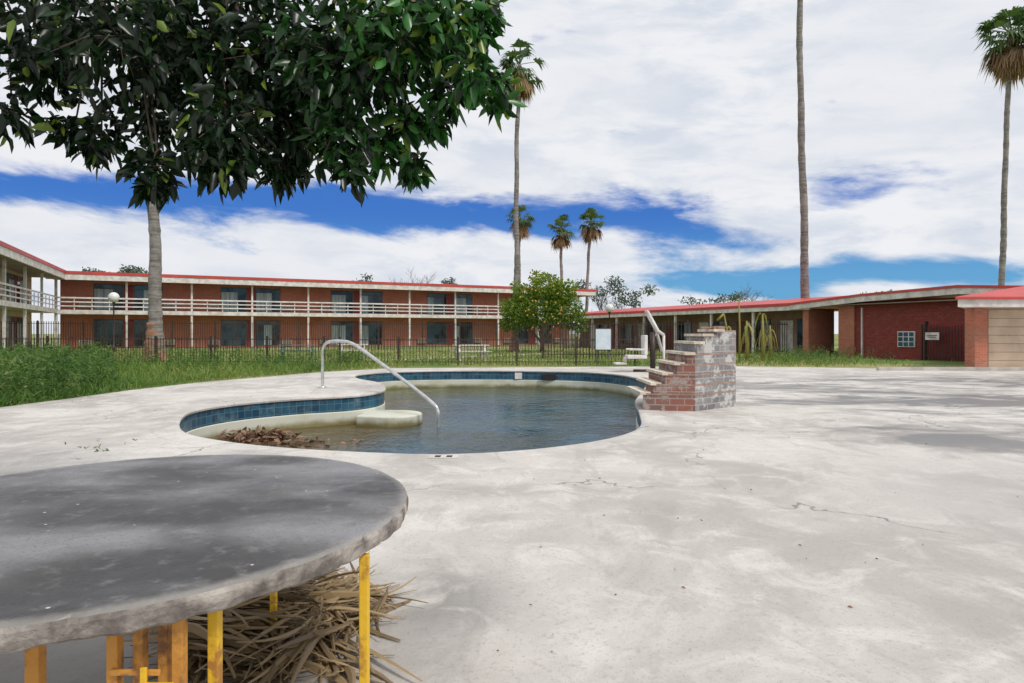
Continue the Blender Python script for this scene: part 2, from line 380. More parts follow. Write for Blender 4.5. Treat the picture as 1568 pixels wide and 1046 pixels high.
# ---------------- brick steps ----------------
bs=empty('brick_pool_steps',(3,11,0))
foot=[(2.2,10.75),(3.04,10.62),(3.97,11.35),(3.78,12.0),(2.55,12.0)]
def clipx(P,x0):
    out=[];n=len(P)
    for i in range(n):
        a,b=P[i],P[(i+1)%n]
        if a[0]>=x0: out.append(a)
        if (a[0]>=x0)!=(b[0]>=x0):
            t=(x0-a[0])/(b[0]-a[0]); out.append((x0,a[1]+(b[1]-a[1])*t))
    return out
xs=[2.2,2.37,2.56,2.75,2.91,3.08,3.27,3.52]; zs=[.30,.46,.63,.80,.97,1.15,1.28,1.36]
mb=MB(); caps=MB(); zp=.0
for x0,z1 in zip(xs,zs):
    P=clipx(foot,x0); n=len(P)
    for i in range(n):
        a,b=P[i],P[(i+1)%n]; L=math.hypot(b[0]-a[0],b[1]-a[1])
        u0=a[0]*.9+a[1]*.4; u1=u0+L
        grey=1 if (a[0]>3.0 and b[0]>3.0) else 0
        mb.poly([(a[0],a[1],zp),(b[0],b[1],zp),(b[0],b[1],z1-.03),(a[0],a[1],z1-.03)],[(u0,zp),(u1,zp),(u1,z1-.03),(u0,z1-.03)],grey)
    cx=sum(p[0] for p in P)/n; cy=sum(p[1] for p in P)/n
    Q=[(cx+(p[0]-cx)*1.003+(-.03 if p[0]<x0+.01 else 0),cy+(p[1]-cy)*1.006) for p in P]
    m_=len(Q)
    for i in range(m_):
        a,b=Q[i],Q[(i+1)%m_]; caps.poly([(a[0],a[1],z1-.03),(b[0],b[1],z1-.03),(b[0],b[1],z1),(a[0],a[1],z1)])
    caps.poly([(p[0],p[1],z1) for p in Q])
    caps.poly([(p[0],p[1],z1-.03) for p in Q][::-1])
    caps.box(x0-.05,x0+.13,min(p[1] for p in P if p[0]<x0+.2)-.015,11.98,z1-.025,z1+.02,1)
    zp=z1-.03
mb.obj('brick_body',[mbrickst,mbrickgr],bs)
mcap=simple('step_cap_brick',(.40,.28,.22),(.28,.18,.14),7,.85,bst=.4)
mcap2=simple('step_nosing',(.78,.72,.60),(.58,.48,.37),6,.7,bst=.3)
caps.obj('tread_caps',[mcap,mcap2],bs)
rb=MB()
for i in range(9):
    x=3.3+R.random()*.5; y=11.15+R.random()*.4
    rb.box(x,x+.1+R.random()*.08,y,y+.1,1.381+.002*i,1.40+R.random()*.045)
rb.obj('loose_bricks',mcap,bs)

# ---------------- buildings ----------------
U=(.9015,.4327); N=(-.4327,.9015)
BAY=5.158
def motel(name,fr,nb,length,wallm,zo=0.,pattern=True):
    e=empty(name,fr(0,0,0))
    wall=MB(fr); wh=MB(fr); red=MB(fr); gl=MB(fr); dr=MB(fr); rail=MB(fr); sof=MB(fr)
    Dw=1.7
    wall.box(0,length,Dw,Dw+.3,0,2.99+zo); wall.box(0,length,Dw,Dw+.3,3.36+zo,6.0+zo)
    wall.box(length-.3,length,Dw+.31,13,0,6.2+zo); wall.box(0,length-.31,12.7,13,0,6.2+zo)
    wh.box(-.1,length+.3,-.12,Dw+.28,3.0+zo,3.35+zo)
    wh.box(-.6,length+2.2,-.75,-.63,5.88+zo,6.36+zo); wh.box(length+2.1,length+2.22,-.62,13.6,5.88+zo,6.36+zo)
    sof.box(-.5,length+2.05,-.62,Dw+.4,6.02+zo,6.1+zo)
    a0,a1=-.65,length+2.3
    red.box(a0,a1,-.80,-.5,6.365+zo,6.62+zo)
    red.poly([(a0,-.5,6.58+zo),(a1,-.5,6.58+zo),(a1,6.5,7.0+zo),(a0,6.5,7.0+zo)])
    red.poly([(a0,6.5,7.0+zo),(a1,6.5,7.0+zo),(a1,13.8,6.55+zo),(a0,13.8,6.55+zo)])
    red.poly([(a1,-.5,6.37+zo),(a1,-.5,6.58+zo),(a1,6.5,7.0+zo),(a1,13.8,6.55+zo),(a1,13.8,6.37+zo)])
    for k in range(nb+1):
        s=k*BAY
        if s>length+.1: break
        wh.box(s-.09,s+.09,-.05,.12,0.02,2.99+zo,0); wh.box(s-.08,s+.08,-.05,.11,3.352+zo,6.01+zo,0)
        for t in range(1,4):
            q=s+t*BAY/4
            if q<length: rail.box(q-.03,q+.03,-.02,.03,3.352+zo,4.3+zo)
    for z,h in ((3.62,.10),(3.98,.10),(4.32,.13)):
        rail.box(0,length,-.08,-.055,z+zo,z+h+zo)
    for fl,(z0,z1) in enumerate(((.12,2.6),(3.42+zo,5.75+zo))):
        for k in range(nb+1):
            for side in (-1,1):
                if (k%2)==0: continue
                c=k*BAY+side*1.55
                if c<.8 or c>length-1: continue
                gl.box(c-1.15,c+1.15,Dw-.03,Dw-.003,z0,z1,2)
                nC=R.choice([1,2,3,2])
                for j in range(3):
                    p0=c-1.08+j*.73; m_=1 if (j in ((0,),(0,1),(1,2))[nC-1] and (fl or R.random()<.6)) else 0
                    gl.box(p0,p0+.69,Dw-.045,Dw-.032,z0+.06,z1-.45,m_)
                    gl.box(p0,p0+.69,Dw-.045,Dw-.032,z1-.38,z1-.06,0)
                cd=c+side*(-1.38)
                dr.box(cd-.18,cd+.18,Dw-.04,Dw-.002,z0-.05,z1,0)
                if R.random()<.9:
                    ca=c+side*1.75
                    dr.box(ca-.45,ca+.45,Dw-.25,Dw-.004,z0+.15,z0+.62,1)
                    for q in range(5): dr.box(ca-.4,ca+.4,Dw-.262,Dw-.252,z0+.2+q*.08,z0+.23+q*.08,2)
    wall.obj('brick_walls',wallm,e); wh.obj('fascia_slab_posts',mwhite,e); red.obj('red_roof',mredroof,e); sof.obj('soffit',msoff,e)
    gl.obj('windows',[mglass,mcurt,mframe],e); dr.obj('doors_and_ac_units',[mdoor,mac,mdark],e); rail.obj('balcony_railing',mrail,e)
    return e
frA=Frame((-38.75,54.4),U,N)
motel('two_storey_motel_building',frA,10,10*BAY,mredbrick)
frD=Frame((-38.75,54.4),(.4327,-.9015),(-.9015,-.4327))
motel('two_storey_motel_wing',frD,6,6*BAY,mbeige,.04)

frB=Frame((5.3,62),(.4327,-.9015),(.9015,.4327))
eB=empty('single_storey_motel_wing',frB(0,0,0))
wl=MB(frB); wh=MB(frB); rd=MB(frB); gl=MB(frB); sf=MB(frB); b2=MB(frB); gr=MB(frB)
wl.box(-1,27.3,2.2,2.5,0,2.75); wl.box(-1,-.7,2.51,12,0,2.75); wl.box(26.9,27.3,.3,2.19,0,2.7,1)
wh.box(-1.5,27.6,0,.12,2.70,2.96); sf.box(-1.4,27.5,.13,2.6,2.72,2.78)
rd.box(-1.6,27.6,-.05,.25,2.965,3.14)
rd.poly([(-1.6,.25,3.12),(27.6,.25,3.12),(27.6,6,3.78),(-1.6,6,3.78)]); rd.poly([(-1.6,6,3.78),(27.6,6,3.78),(27.6,12,3.0),(-1.6,12,3.0)])
rd.poly([(-1.6,.25,2.99),(-1.6,.25,3.12),(-1.6,6,3.78),(-1.6,12,3.0)])
for k in range(8):
    s=k*3.8+.3
    if s<26.5: wh.box(s-.08,s+.08,.25,.4,0.01,2.71)
    if k<7:
        gl.box(s+.5,s+1.5,2.15,2.197,.02,2.15,3 if k%2 else 4); gl.box(s+1.8,s+3.5,2.15,2.197,.4,2.25,2)
        gl.box(s+1.88,s+2.62,2.13,2.148,.47,2.18,0); gl.box(s+2.68,s+3.42,2.13,2.148,.47,2.18,1)
for q in range(150):
    s=.4+q*.17
    if (q//22)%3!=1: gr.box(s-.015,s+.015,.31,.34,.05,2.0)
for a,b_ in ((.4,4.0),(7.9,15.2),(19.1,25.8)):
    gr.box(a,b_,.30,.35,.2,.25); gr.box(a,b_,.30,.35,1.85,1.9)
wl.obj('walls',[mtan,mpier],eB); sf.obj('soffit',msoff,eB); gl.obj('windows_doors',[mglass,mcurt,mframe,mdoor,mwhite],eB); gr.obj('security_gates',miron,eB)
b2.box(29.3,37.8,.5,.8,0,3.02); b2.box(29.3,29.6,.81,9,0,3.0); b2.box(37.5,37.8,.81,9,0,3.0)
b2.obj('painted_brick_wall',mdarkred,eB)
pb=MB(frB); pb.box(29.2,30.15,.38,.495,0,2.85); pb.obj('brick_pier',mpier,eB)
dk=MB(frB); dk.box(27.35,29.2,3.6,3.7,0,2.75); dk.obj('passage_shade_panel',mdark,eB)  # near-black panel stands in for the shade inside the open passage
pts=[(26.3,2.72,3.0),(31,3.0,3.3),(35.8,3.14,3.44),(38.6,2.92,3.22)]
for (s0,a0,c0),(s1,a1,c1) in zip(pts[:-1],pts[1:]):
    for mbx,lo0,hi0,lo1,hi1,d0,d1 in ((wh,a0,c0,a1,c1,-.14,-.01),(rd,c0+.003,c0+.12,c1+.003,c1+.12,-.2,9)):
        v=[(s0,d0,lo0),(s1,d0,lo1),(s1,d0,hi1),(s0,d0,hi0),(s0,d1,lo0),(s1,d1,lo1),(s1,d1,hi1),(s0,d1,hi0)]
        for q in ((0,1,2,3),(4,5,6,7),(0,1,5,4),(3,2,6,7),(0,3,7,4),(1,2,6,5)): mbx.poly([v[i] for i in q])
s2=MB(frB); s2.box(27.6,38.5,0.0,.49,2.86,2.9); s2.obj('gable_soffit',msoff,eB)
wh.obj('fascia_posts',mwhite,eB); rd.obj('red_roof',mredroof,eB)
wd=MB(frB); wd.box(32.55,33.45,.44,.497,.62,1.42,0)
for i in range(3):
    for j in range(3): wd.box(32.6+i*.28,32.82+i*.28,.42,.438,.67+j*.25,.87+j*.25,1)
wd.box(34.2,34.85,.04,.07,1.0,1.36,0)
wd.box(34.3,34.75,.025,.038,1.2,1.23,2); wd.box(34.3,34.7,.025,.038,1.12,1.15,2)
wd.box(30.55,30.62,.4,.495,.1,2.7,0); wd.box(33.95,34.05,.42,.495,.0,1.9,2); wd.box(34.06,37.4,.47,.497,.0,1.75,3)
wd.obj('small_window_and_notice',[mwhite,mglass,mdark,mdoor],eB)
eC=empty('brick_garage_building',(16,23,0))
c=MB(); c.box(16.2,16.65,22.4,22.9,0,2.2); c.obj('brick_pier',mpier,eC)
c=MB(); c.box(16.66,32,22.75,22.95,0,2.2)
v=[(16.66,22.96),(17.0,22.96),(26.5,32),(26.1,32)]
for i in range(4):
    a,b=v[i],v[(i+1)%4]; c.poly([(a[0],a[1],0),(b[0],b[1],0),(b[0],b[1],2.2),(a[0],a[1],2.2)])
c.obj('beige_wall',mbeige,eC)
c=MB()
for i in range(7): c.box(16.9,20.3,22.70,22.745,.05+i*.3,.34+i*.3)
c.obj('roll_up_door_panels',mbeige,eC,.01)
c=MB(); 
def quadprism(c,P,z0,z1):
    n=len(P)
    for i in range(n):
        a,b=P[i],P[(i+1)%n]; c.poly([(a[0],a[1],z0),(b[0],b[1],z0),(b[0],b[1],z1),(a[0],a[1],z1)])
    c.poly([(p[0],p[1],z1) for p in P]); c.poly([(p[0],p[1],z0) for p in P][::-1])
quadprism(c,[(15.15,21.75),(33,21.75),(33,33),(25,33)],2.21,2.47)
c.obj('fascia',mwhite,eC)
c=MB(); A=[(15.0,21.65,2.475),(33.1,21.65,2.475),(33.1,33.1,2.475),(25.0,33.1,2.475)]; B=[(21.3,26.3,3.30),(28,26.3,3.30)]
A2=[(p[0],p[1],2.55) for p in A]
for i in range(4): c.poly([A[i],A[(i+1)%4],A2[(i+1)%4],A2[i]])
c.poly([A2[0],A2[1],B[1],B[0]]);c.poly([A2[1],A2[2],B[1]]);c.poly([A2[2],A2[3],B[0],B[1]]);c.poly([A2[3],A2[0],B[0]]); c.poly(A[::-1]); c.obj('red_hip_roof',mredroof,eC)
kb=MB(); kb.box(12.8,30,22.32,22.5,0,.13); kb.obj('concrete_kerb',mslab)

# ---------------- fences ----------------
def fence(name,p0,p1,h,step=.13,mat=miron,r=.009,rails=(.12,.92),post=2.4):
    L=math.hypot(p1[0]-p0[0],p1[1]-p0[1]); u=((p1[0]-p0[0])/L,(p1[1]-p0[1])/L); fr=Frame(p0,u,(-u[1],u[0]))
    m=MB(fr); s=0
    while s<L: m.box(s-r,s+r,-r,r,.04,h); s+=step
    for q in rails: m.box(0,L,-.018,.018,h*q,h*q+.035)
    s=0
    while s<=L+.01: m.box(s-.035,s+.035,-.035,.035,0,h+.06); s+=post
    e=m.obj(name,mat); return e
fence('iron_pool_fence',(-22,27.2),(-7,26),1.15)
fence('iron_pool_fence',(-7,26),(5.2,26),1.12)
fence('tall_iron_fence',(-40,45),(-10,50),2.2,.16,r=.016,post=3)
fence('tall_iron_fence',(-10,50),(5.5,54),2.2,.16,r=.016,post=3)
fence('tall_iron_fence',(1.6,33),(8.6,31),1.9,.15,r=.014)
fence('iron_gate',frB(34.0,.1,0)[:2],frB(38.4,.1,0)[:2],1.7,.14,r=.016)

# ---------------- palms ----------------
def palm(name,x,y,h,cr,r0,r1,lean=(0,0),nf=34,skirt=14,base=True,rb=None):
    e=empty(name,(x,y,0)); pts=[];rad=[]
    K=70
    for i in range(K+1):
        t=i/K; z=h*t
        pts.append((x+lean[0]*t+.07*math.sin(t*7)+.03*math.sin(t*23),y+lean[1]*t,z))
        r=r0+(r1-r0)*t+ (rb or r0*.5)*math.exp(-z/.9); rad.append(r*(1+R.uniform(-.09,.09)))
    tubeobj('trunk',[(pts,rad)],mpalm,e,12)
    if base:
        tubeobj('trunk_base',[([(x,y,0)]+[(x,y,.15*i) for i in range(1,13)],[(rad[0]+.05)]+[(r0+(rb or r0*.5)*math.exp(-.15*i/.9))*(1.12+.07*math.sin(i*2.3))-.004*i for i in range(1,13)])],mpalmb,e,12)
    top=Vector(pts[-1])
    for kind,num,mat in (('fronds',nf,mfrond),('dead_frond_skirt',skirt,mfronddry)):
        V=[];F=[];rr=[]
        for i in range(num):
            az=R.uniform(0,6.283)
            el=(R.uniform(-.6,1.35) if kind=='fronds' else R.uniform(-1.45,-.75))
            d=Vector((math.cos(az)*math.cos(el),math.sin(az)*math.cos(el),math.sin(el)))
            side=d.cross(Vector((0,0,1))).normalized(); up=side.cross(d).normalized()
            pl=cr*R.uniform(.35,.65); b=top+Vector((0,0,R.uniform(-.5,.1)*cr*.4)); c=b+d*pl+Vector((0,0,-.06*cr))
            k=len(V); w=.02*cr+.01; V+=[b+side*w,b-side*w,c-side*w,c+side*w]; F.append((k,k+1,k+2,k+3)); rr.append(.5)
            nb=13; col=R.random()
            for j in range(nb):
                a=(j/(nb-1)-.5)*(2.7 if kind=='fronds' else 1.6)
                dd=(d*math.cos(a)+side*math.sin(a)); bl=cr*R.uniform(.4,.62)*(1 if kind=='fronds' else 1.1)
                ws=cr*.035; sw=dd.cross(up).normalized()*ws
                m_=c+dd*bl*.55; t_=c+dd*bl*.95+Vector((0,0,-bl*R.uniform(.2,.6)))
                k=len(V); V+=[c,m_+sw,t_,m_-sw]; F.append((k,k+1,k+2,k+3)); rr.append(min(1,max(0,col+R.uniform(-.2,.2))))
        if num: mkobj(kind,V,F,mat,e,rnd=rr)
    return e
palm('palm_tree',-16.2,29,15.5,2.0,.27,.2,(-.1,0),rb=.27)
palm('palm_tree',.15,44,19.8,1.9,.2,.13,(.35,0),rb=.15,nf=30,skirt=18)
palm('palm_tree',.9,78,15.5,2.1,.24,.18,(0,0),nf=24,base=False)
palm('palm_tree',6.2,78,14.2,2.0,.2,.17,(-.2,0),nf=24,skirt=18,base=False)
palm('palm_tree',9.0,80,15.4,2.1,.2,.17,(.9,0),nf=26,skirt=18,base=False)
palm('palm_tree',20.6,45,29,2.2,.29,.17,(-.4,0),rb=.38)
palm('palm_tree',45.6,60,29.6,3.2,.27,.2,(1.2,0),nf=44,skirt=60)

# ---------------- citrus tree ----------------
ct=empty('citrus_tree',(2.0,43,0))
P=[];D=[]
for c_,r_,n_ in (((1.9,43,3.0),(1.9,1.9,1.25),1800),((.5,42.6,2.6),(1.1,1.2,1.0),800),((3.5,43,2.8),(1.3,1.3,1.1),1000),((2.3,42.6,4.5),(1.1,1.2,.75),800),((3.2,43,4.0),(1.1,1.1,.8),600),((.9,43,3.9),(.8,.9,.7),450),((4.5,43,2.1),(.6,.8,.8),300),((-.3,42.6,3.0),(.5,.6,.6),200),((1.6,42.7,5.1),(.4,.4,.4),90),((3.9,42.7,4.5),(.4,.4,.4),90),((-.3,42.6,2.0),(.5,.5,.5),150),((.3,42.6,4.4),(.35,.35,.4),70)):
    p,d=ellip(c_,r_,n_); P.append(p); D.append(d)
P=np.concatenate(P);D=np.concatenate(D)+NR.normal(size=P.shape)*.6
n=len(P); leaves('foliage',P,D,NR.uniform(.16,.32,n),NR.uniform(.08,.14,n),np.clip(NR.random(n)*.7+(P[:,2]-3)*.15,0,1),mcit,ct)
tubeobj('trunk',[([(2,43,0),(2.05,43,.8),(1.8,43,1.8),(1.5,43,3)],[.16,.13,.1,.04]),([(2.05,43,.8),(2.6,43,1.8),(3,43,3)],[.11,.08,.03]),([(2,43,.7),(1.2,42.8,1.6),(.7,42.7,2.6)],[.09,.07,.03])],mbark,ct)
V=[];F=[]
def addsph(V,F,c,r,n=6,m=4):
    b=len(V)
    for i in range(m+1):
        for j in range(n):
            a=math.pi*i/m; p=2*math.pi*j/n
            V.append((c[0]+r*math.sin(a)*math.cos(p),c[1]+r*math.sin(a)*math.sin(p),c[2]+r*math.cos(a)))
    for i in range(m):
        for j in range(n): F.append((b+i*n+j,b+(i+1)*n+j,b+(i+1)*n+(j+1)%n,b+i*n+(j+1)%n))
for i in range(70):
    p,d=ellip((2,42.8,3.2),(2.1,1.9,1.9),1,.05)
    addsph(V,F,p[0],.06)
mor=simple('orange_fruit',(.7,.35,.04),(.5,.3,.04),5,.5,bst=0)
mkobj('fruit',V,F,mor,ct,smooth=True)

# ---------------- distant trees ----------------
P=[];
for x,y,z,rx,rz,n_ in ((-68,105,10.7,2.2,1.,350),(-62,105,11.2,1.8,.9,250),(-27,115,10.4,2,1.0,120),(-11,110,9.6,3,1.2,200),(14.5,105,8.4,3.2,2.2,480),(19,105,7.2,2.6,1.8,320),(33,110,7.2,3.5,1.2,160),(40,112,7.8,3,1.2,140),(52,115,6.2,5,1.6,250),(10,112,7,4,2,250),(70,120,8,6,1.6,250)):
    for j in range(4):
        p,d=ellip((x+R.gauss(0,rx*.5),y,z+R.gauss(0,rz*.4)),(rx*.5,3,rz*.55),n_//3,.5); P.append(p)
P=np.concatenate(P); n=len(P)
dt=empty('distant_trees',(0,110,0))
leaves('foliage',P,NR.normal(size=P.shape),NR.uniform(.35,.7,n),NR.uniform(.15,.3,n),NR.random(n),mdist,dt)
paths=[]
def branch(p,d,L,r,k):
    p=Vector(p); q=p+d*L; mid=p+d*L*.5+Vector((R.gauss(0,.06),0,R.gauss(0,.06)))*L
    paths.append(([p,mid,q],[r,r*.8,r*.6]))
    if k>0:
        for i in range(3):
            nd=(d+Vector((R.gauss(0,.55),R.gauss(0,.4),R.gauss(.1,.35)))).normalized(); branch(q if i else mid,nd,L*R.uniform(.6,.8),r*.6,k-1)
for x,y,h in ((-17,112,4.6),(-20,112,4.4),(-14,112,4.2),(15,106,3.2),(18,106,3.),(41,112,3.5),(-26,114,3.9),(38,112,3.1)):
    branch((x,y,0),Vector((0,0,1)),h,.18,5)
mbare=simple('bare_branch',(.22,.18,.16),(.15,.12,.11),1,.9,bst=0)
tubeobj('bare_branches',paths,mbare,dt,4)

# ---------------- weeds and grass ----------------
def inpoly(x,y,P):
    c=False;n=len(P);j=n-1
    for i in range(n):
        if ((P[i][1]>y)!=(P[j][1]>y)) and x<(P[j][0]-P[i][0])*(y-P[i][1])/(P[j][1]-P[i][1])+P[i][0]: c=not c
        j=i
    return c
P=[];D=[];L=[];W=[];C=[]
def weed(x,y,h,nl,c0=None):
    c0=R.random()*.8 if c0 is None else c0; lx,ly=R.gauss(0,.2),R.gauss(0,.2)
    for i in range(nl):
        t=R.random(); z=h*t
        a=R.uniform(0,6.283)
        P.append((x+lx*t+R.gauss(0,.05)*h,y+ly*t+R.gauss(0,.05)*h,z)); D.append((math.cos(a),math.sin(a),R.uniform(-.1,2.0)))
        s=(1.15-t*.7); L.append(h*R.uniform(.10,.24)*s+.04); W.append((h*.025+.010)*R.uniform(.6,1.4)); C.append(min(1,max(0,c0+R.uniform(-.2,.25))))
cnt=0
while cnt<1700:
    y=R.uniform(10.5,25.8); x=R.uniform(-.82*y-1,-6)
    if inpoly(x,y,deckout): continue
    if x>-8.0 and y<20 : continue
    h=R.uniform(.08,.28)
    k=math.sin(x*1.3+2)*math.sin(y*.9+x*.4)
    left=x/y<-.62
    if left and R.random()<(.55 if k>0 else .2): h=R.uniform(.4,1.0)
    elif k>.25 and R.random()<.4: h=R.uniform(.3,.65)
    elif y>23.5 and R.random()<.4: h=R.uniform(.4,.8)
    elif R.random()<.35: continue
    weed(x,y,h,int(12+h*34)); cnt+=1
for i in range(300):
    y=R.uniform(25.5,36); x=R.gauss(11.5,1.6)+ (y-26)*.42
    if inpoly(x,y,deckout): continue
    weed(x,y,R.uniform(.2,.7),18)
for i in range(60): weed(R.gauss(-6.3,.4),R.gauss(25.2,.3),R.uniform(.3,.7),25)
for i in range(25): weed(-13.8+R.gauss(0,.6),28.2+R.gauss(0,.3),.6,20)
for i in range(25): weed(R.uniform(13.5,22),22.6,R.uniform(.06,.2),8)
for i in range(3): weed(-4.45+R.gauss(0,.04),7.0,.12,8)
leaves('weeds',P,D,L,W,C,mweed,droop=.25)
P=[];D=[];L=[];W=[];C=[]
cnt=0
while cnt<42000:
    y=10+ (R.random()**1.6)*38; x=R.uniform(-.85*y,-4 if y<25 else .35*y)
    if inpoly(x,y,deckout): continue
    tall=R.choice([1.3,1.8,2.8]) if y<26 else 1.
    P.append((x,y,0)); D.append((R.gauss(0,.4),R.gauss(0,.4),1)); hh=R.uniform(.05,.16)*(1+y/60)*tall; L.append(hh); W.append(.011+y*.0007)
    C.append(min(1,max(0,R.random()*.7+.6*(.5+.5*math.sin(x*.6+1)*math.sin(y*.5+x*.2))-(.3 if y<26 else 0)))); cnt+=1
for i in range(2500):
    y=R.uniform(24.5,38); x=R.gauss(11.5,2)+(y-26)*.45
    if inpoly(x,y,deckout): continue
    P.append((x,y,0)); D.append((R.gauss(0,.5),R.gauss(0,.5),1)); L.append(R.uniform(.15,.45)); W.append(.03); C.append(R.random())
leaves('grass',P,D,L,W,C,mgrass,droop=.25)
prism('garden_path',[(-13,27.6),(-5,31.8),(0,38),(4,44),(3.2,44),(-.9,38.3),(-5.6,32.5),(-13,28.3)],-.02,.02,mslab,None,0)

# ---------------- picnic tables behind the fence ----------------
mpt=simple('green_painted_wood',(.10,.22,.22),(.06,.13,.13),3,.6,bst=0)
mpt2=simple('pale_bench_wood',(.68,.66,.62),(.5,.47,.43),3,.6,bst=0)
for (px,py,mt_,k) in ((-10.4,31,mpt,.95),(-2.0,31,mpt2,.9),(-8.2,33,mpt2,.8)):
    e=empty('picnic_table',(px,py,0)); m=MB(Frame((px,py),(.95*k,.3*k),(-.3*k,.95*k)))
    for i in range(4): m.box(-.95,.95,-.36+i*.185,-.36+i*.185+.165,.72,.76)
    for sd in (-1,1):
        for j in range(2): m.box(-.95,.95,sd*.72-.13+j*.14,sd*.72-.01+j*.14,.43,.47)
    for s_ in (-.7,.7):
        m.box(s_-.04,s_+.04,-.8,.8,.36,.425); m.box(s_-.041,s_+.041,-.35,.35,.65,.715)
        for sd in (-1,1):
            v=[(s_-.045,sd*.28,.70),(s_+.045,sd*.28,.70),(s_+.045,sd*.62,0),(s_-.045,sd*.62,0)]
            m.poly(v); m.poly([(q[0],q[1]+.09,q[2]) for q in v])
    m.obj('planks_and_legs',mt_,e)

# ---------------- lamp posts, sign, lift, banana plants ----------------
mglobe=simple('lamp_globe',(.8,.8,.78),(.7,.7,.68),2,.3,bst=0)
for x,y,z,r in ((-28.0,45,3.85,.36),(6.85,45,3.1,.3)):
    e=empty('globe_lamp_post',(x,y,0)); V=[];F=[]; addsph(V,F,(x,y,z),r,18,12); mkobj('globe',V,F,mglobe,e,smooth=True)
    tubeobj('pole',[([(x,y,0),(x,y,.4),(x,y,.45),(x,y,z-r-.1),(x,y,z-r+.04)],[.1,.1,.05,.045,.13])],miron,e,10)
e=empty('notice_board',(3.9,25.8,0)); m=MB(); m.box(3.38,3.98,25.8,25.84,.66,1.48); m.box(3.34,4.02,25.845,25.87,.62,1.52,1)
m.box(3.42,3.47,25.875,25.92,0,.7,1); m.box(3.88,3.93,25.875,25.92,0,.7,1)
m.obj('board',[simple('pale_blue_sign',(.55,.66,.74),(.7,.75,.78),3,.6,bst=0),mframe],e)
e=empty('pool_lift_chair',(4.8,20,0)); m=MB()
X0=4.25;Y0=21.6
m.box(X0-.4,X0+.25,Y0-.3,Y0+.3,.46,.58); m.box(X0+.16,X0+.27,Y0-.3,Y0+.3,.585,1.25); m.box(X0-.35,X0+.15,Y0-.35,Y0-.31,.74,.80); m.box(X0-.35,X0+.15,Y0+.31,Y0+.35,.74,.80)
m.box(X0-.8,X0-.41,Y0-.22,Y0+.22,.26,.33); m.box(X0-.47,X0-.41,Y0-.2,Y0+.2,.335,.50)
m.obj('seat',mwhite,e,.02)
tubeobj('mast',[([(4.75,Y0,0),(4.75,Y0,1.35)],.09),([(4.1,Y0,.04),(5.3,Y0,.04)],.06),([(4.75,Y0,.9),(4.35,Y0,.5)],.035)],miron,e,10)
tubeobj('arm',[([(4.55,Y0-.1,2.05),(4.9,Y0-.1,1.4),(5.1,Y0-.1,1.25)],.055),([(4.55,Y0+.15,2.05),(4.9,Y0+.15,1.4),(5.1,Y0+.15,.7)],.05),([(4.55,Y0-.1,2.05),(4.55,Y0+.15,2.05)],.045),([(5.1,Y0-.1,1.25),(5.1,Y0-.1,0)],.045),([(4.75,Y0,1.2),(4.95,Y0,1.35)],.05)],mwhite,e,10)
mban=leafmat('dry_banana_leaf',(.34,.30,.08),(.5,.42,.18),(.2,.28,.06),rough=.8,trans=.25)
for bx,by,hh in ((11.0,30,1.9),(11.9,30.4,2.2),(10.4,30.5,1.6),(12.5,31,1.7)):
    e=empty('banana_plant',(bx,by,0)); tubeobj('stem',[([(bx,by,0),(bx+.03,by,hh*.5),(bx,by,hh)],[.11,.08,.04])],mban,e)
    V=[];F=[];rr=[]
    for i in range(9):
        a=R.uniform(0,6.283); Lf=R.uniform(.6,1.2); c=R.random(); w=.055; b=Vector((bx,by,hh*R.uniform(.5,1))); d=Vector((math.cos(a),math.sin(a),0)); sd=Vector((-d.y,d.x,R.gauss(0,.6))).normalized()
        for j in range(7):
            t=j/6; p=b+d*Lf*.4*t+Vector((0,0,Lf*(.8*t-1.7*t*t))); ww=w*math.sin(math.pi*min(.97,t+.08))*R.uniform(.4,1.2)+.01
            k=len(V); V+=[p+sd*ww,p-sd*ww]
            if j: F.append((k-2,k-1,k+1,k)); rr.append(c)
    mkobj('leaves',V,F,mban,e,rnd=rr)
e=empty('flower_stalk_plant',(10.1,29,0))
tubeobj('stalks',[([(10.3,29,0),(10.32,29,1.5),(10.28,29,2.9)],[.05,.04,.03]),([(9.9,29,0),(9.8,29,1.2),(9.6,29,2.2)],[.05,.04,.03]),([(9.6,29,2.2),(9.3,29,1.9)],.05)],mban,e)

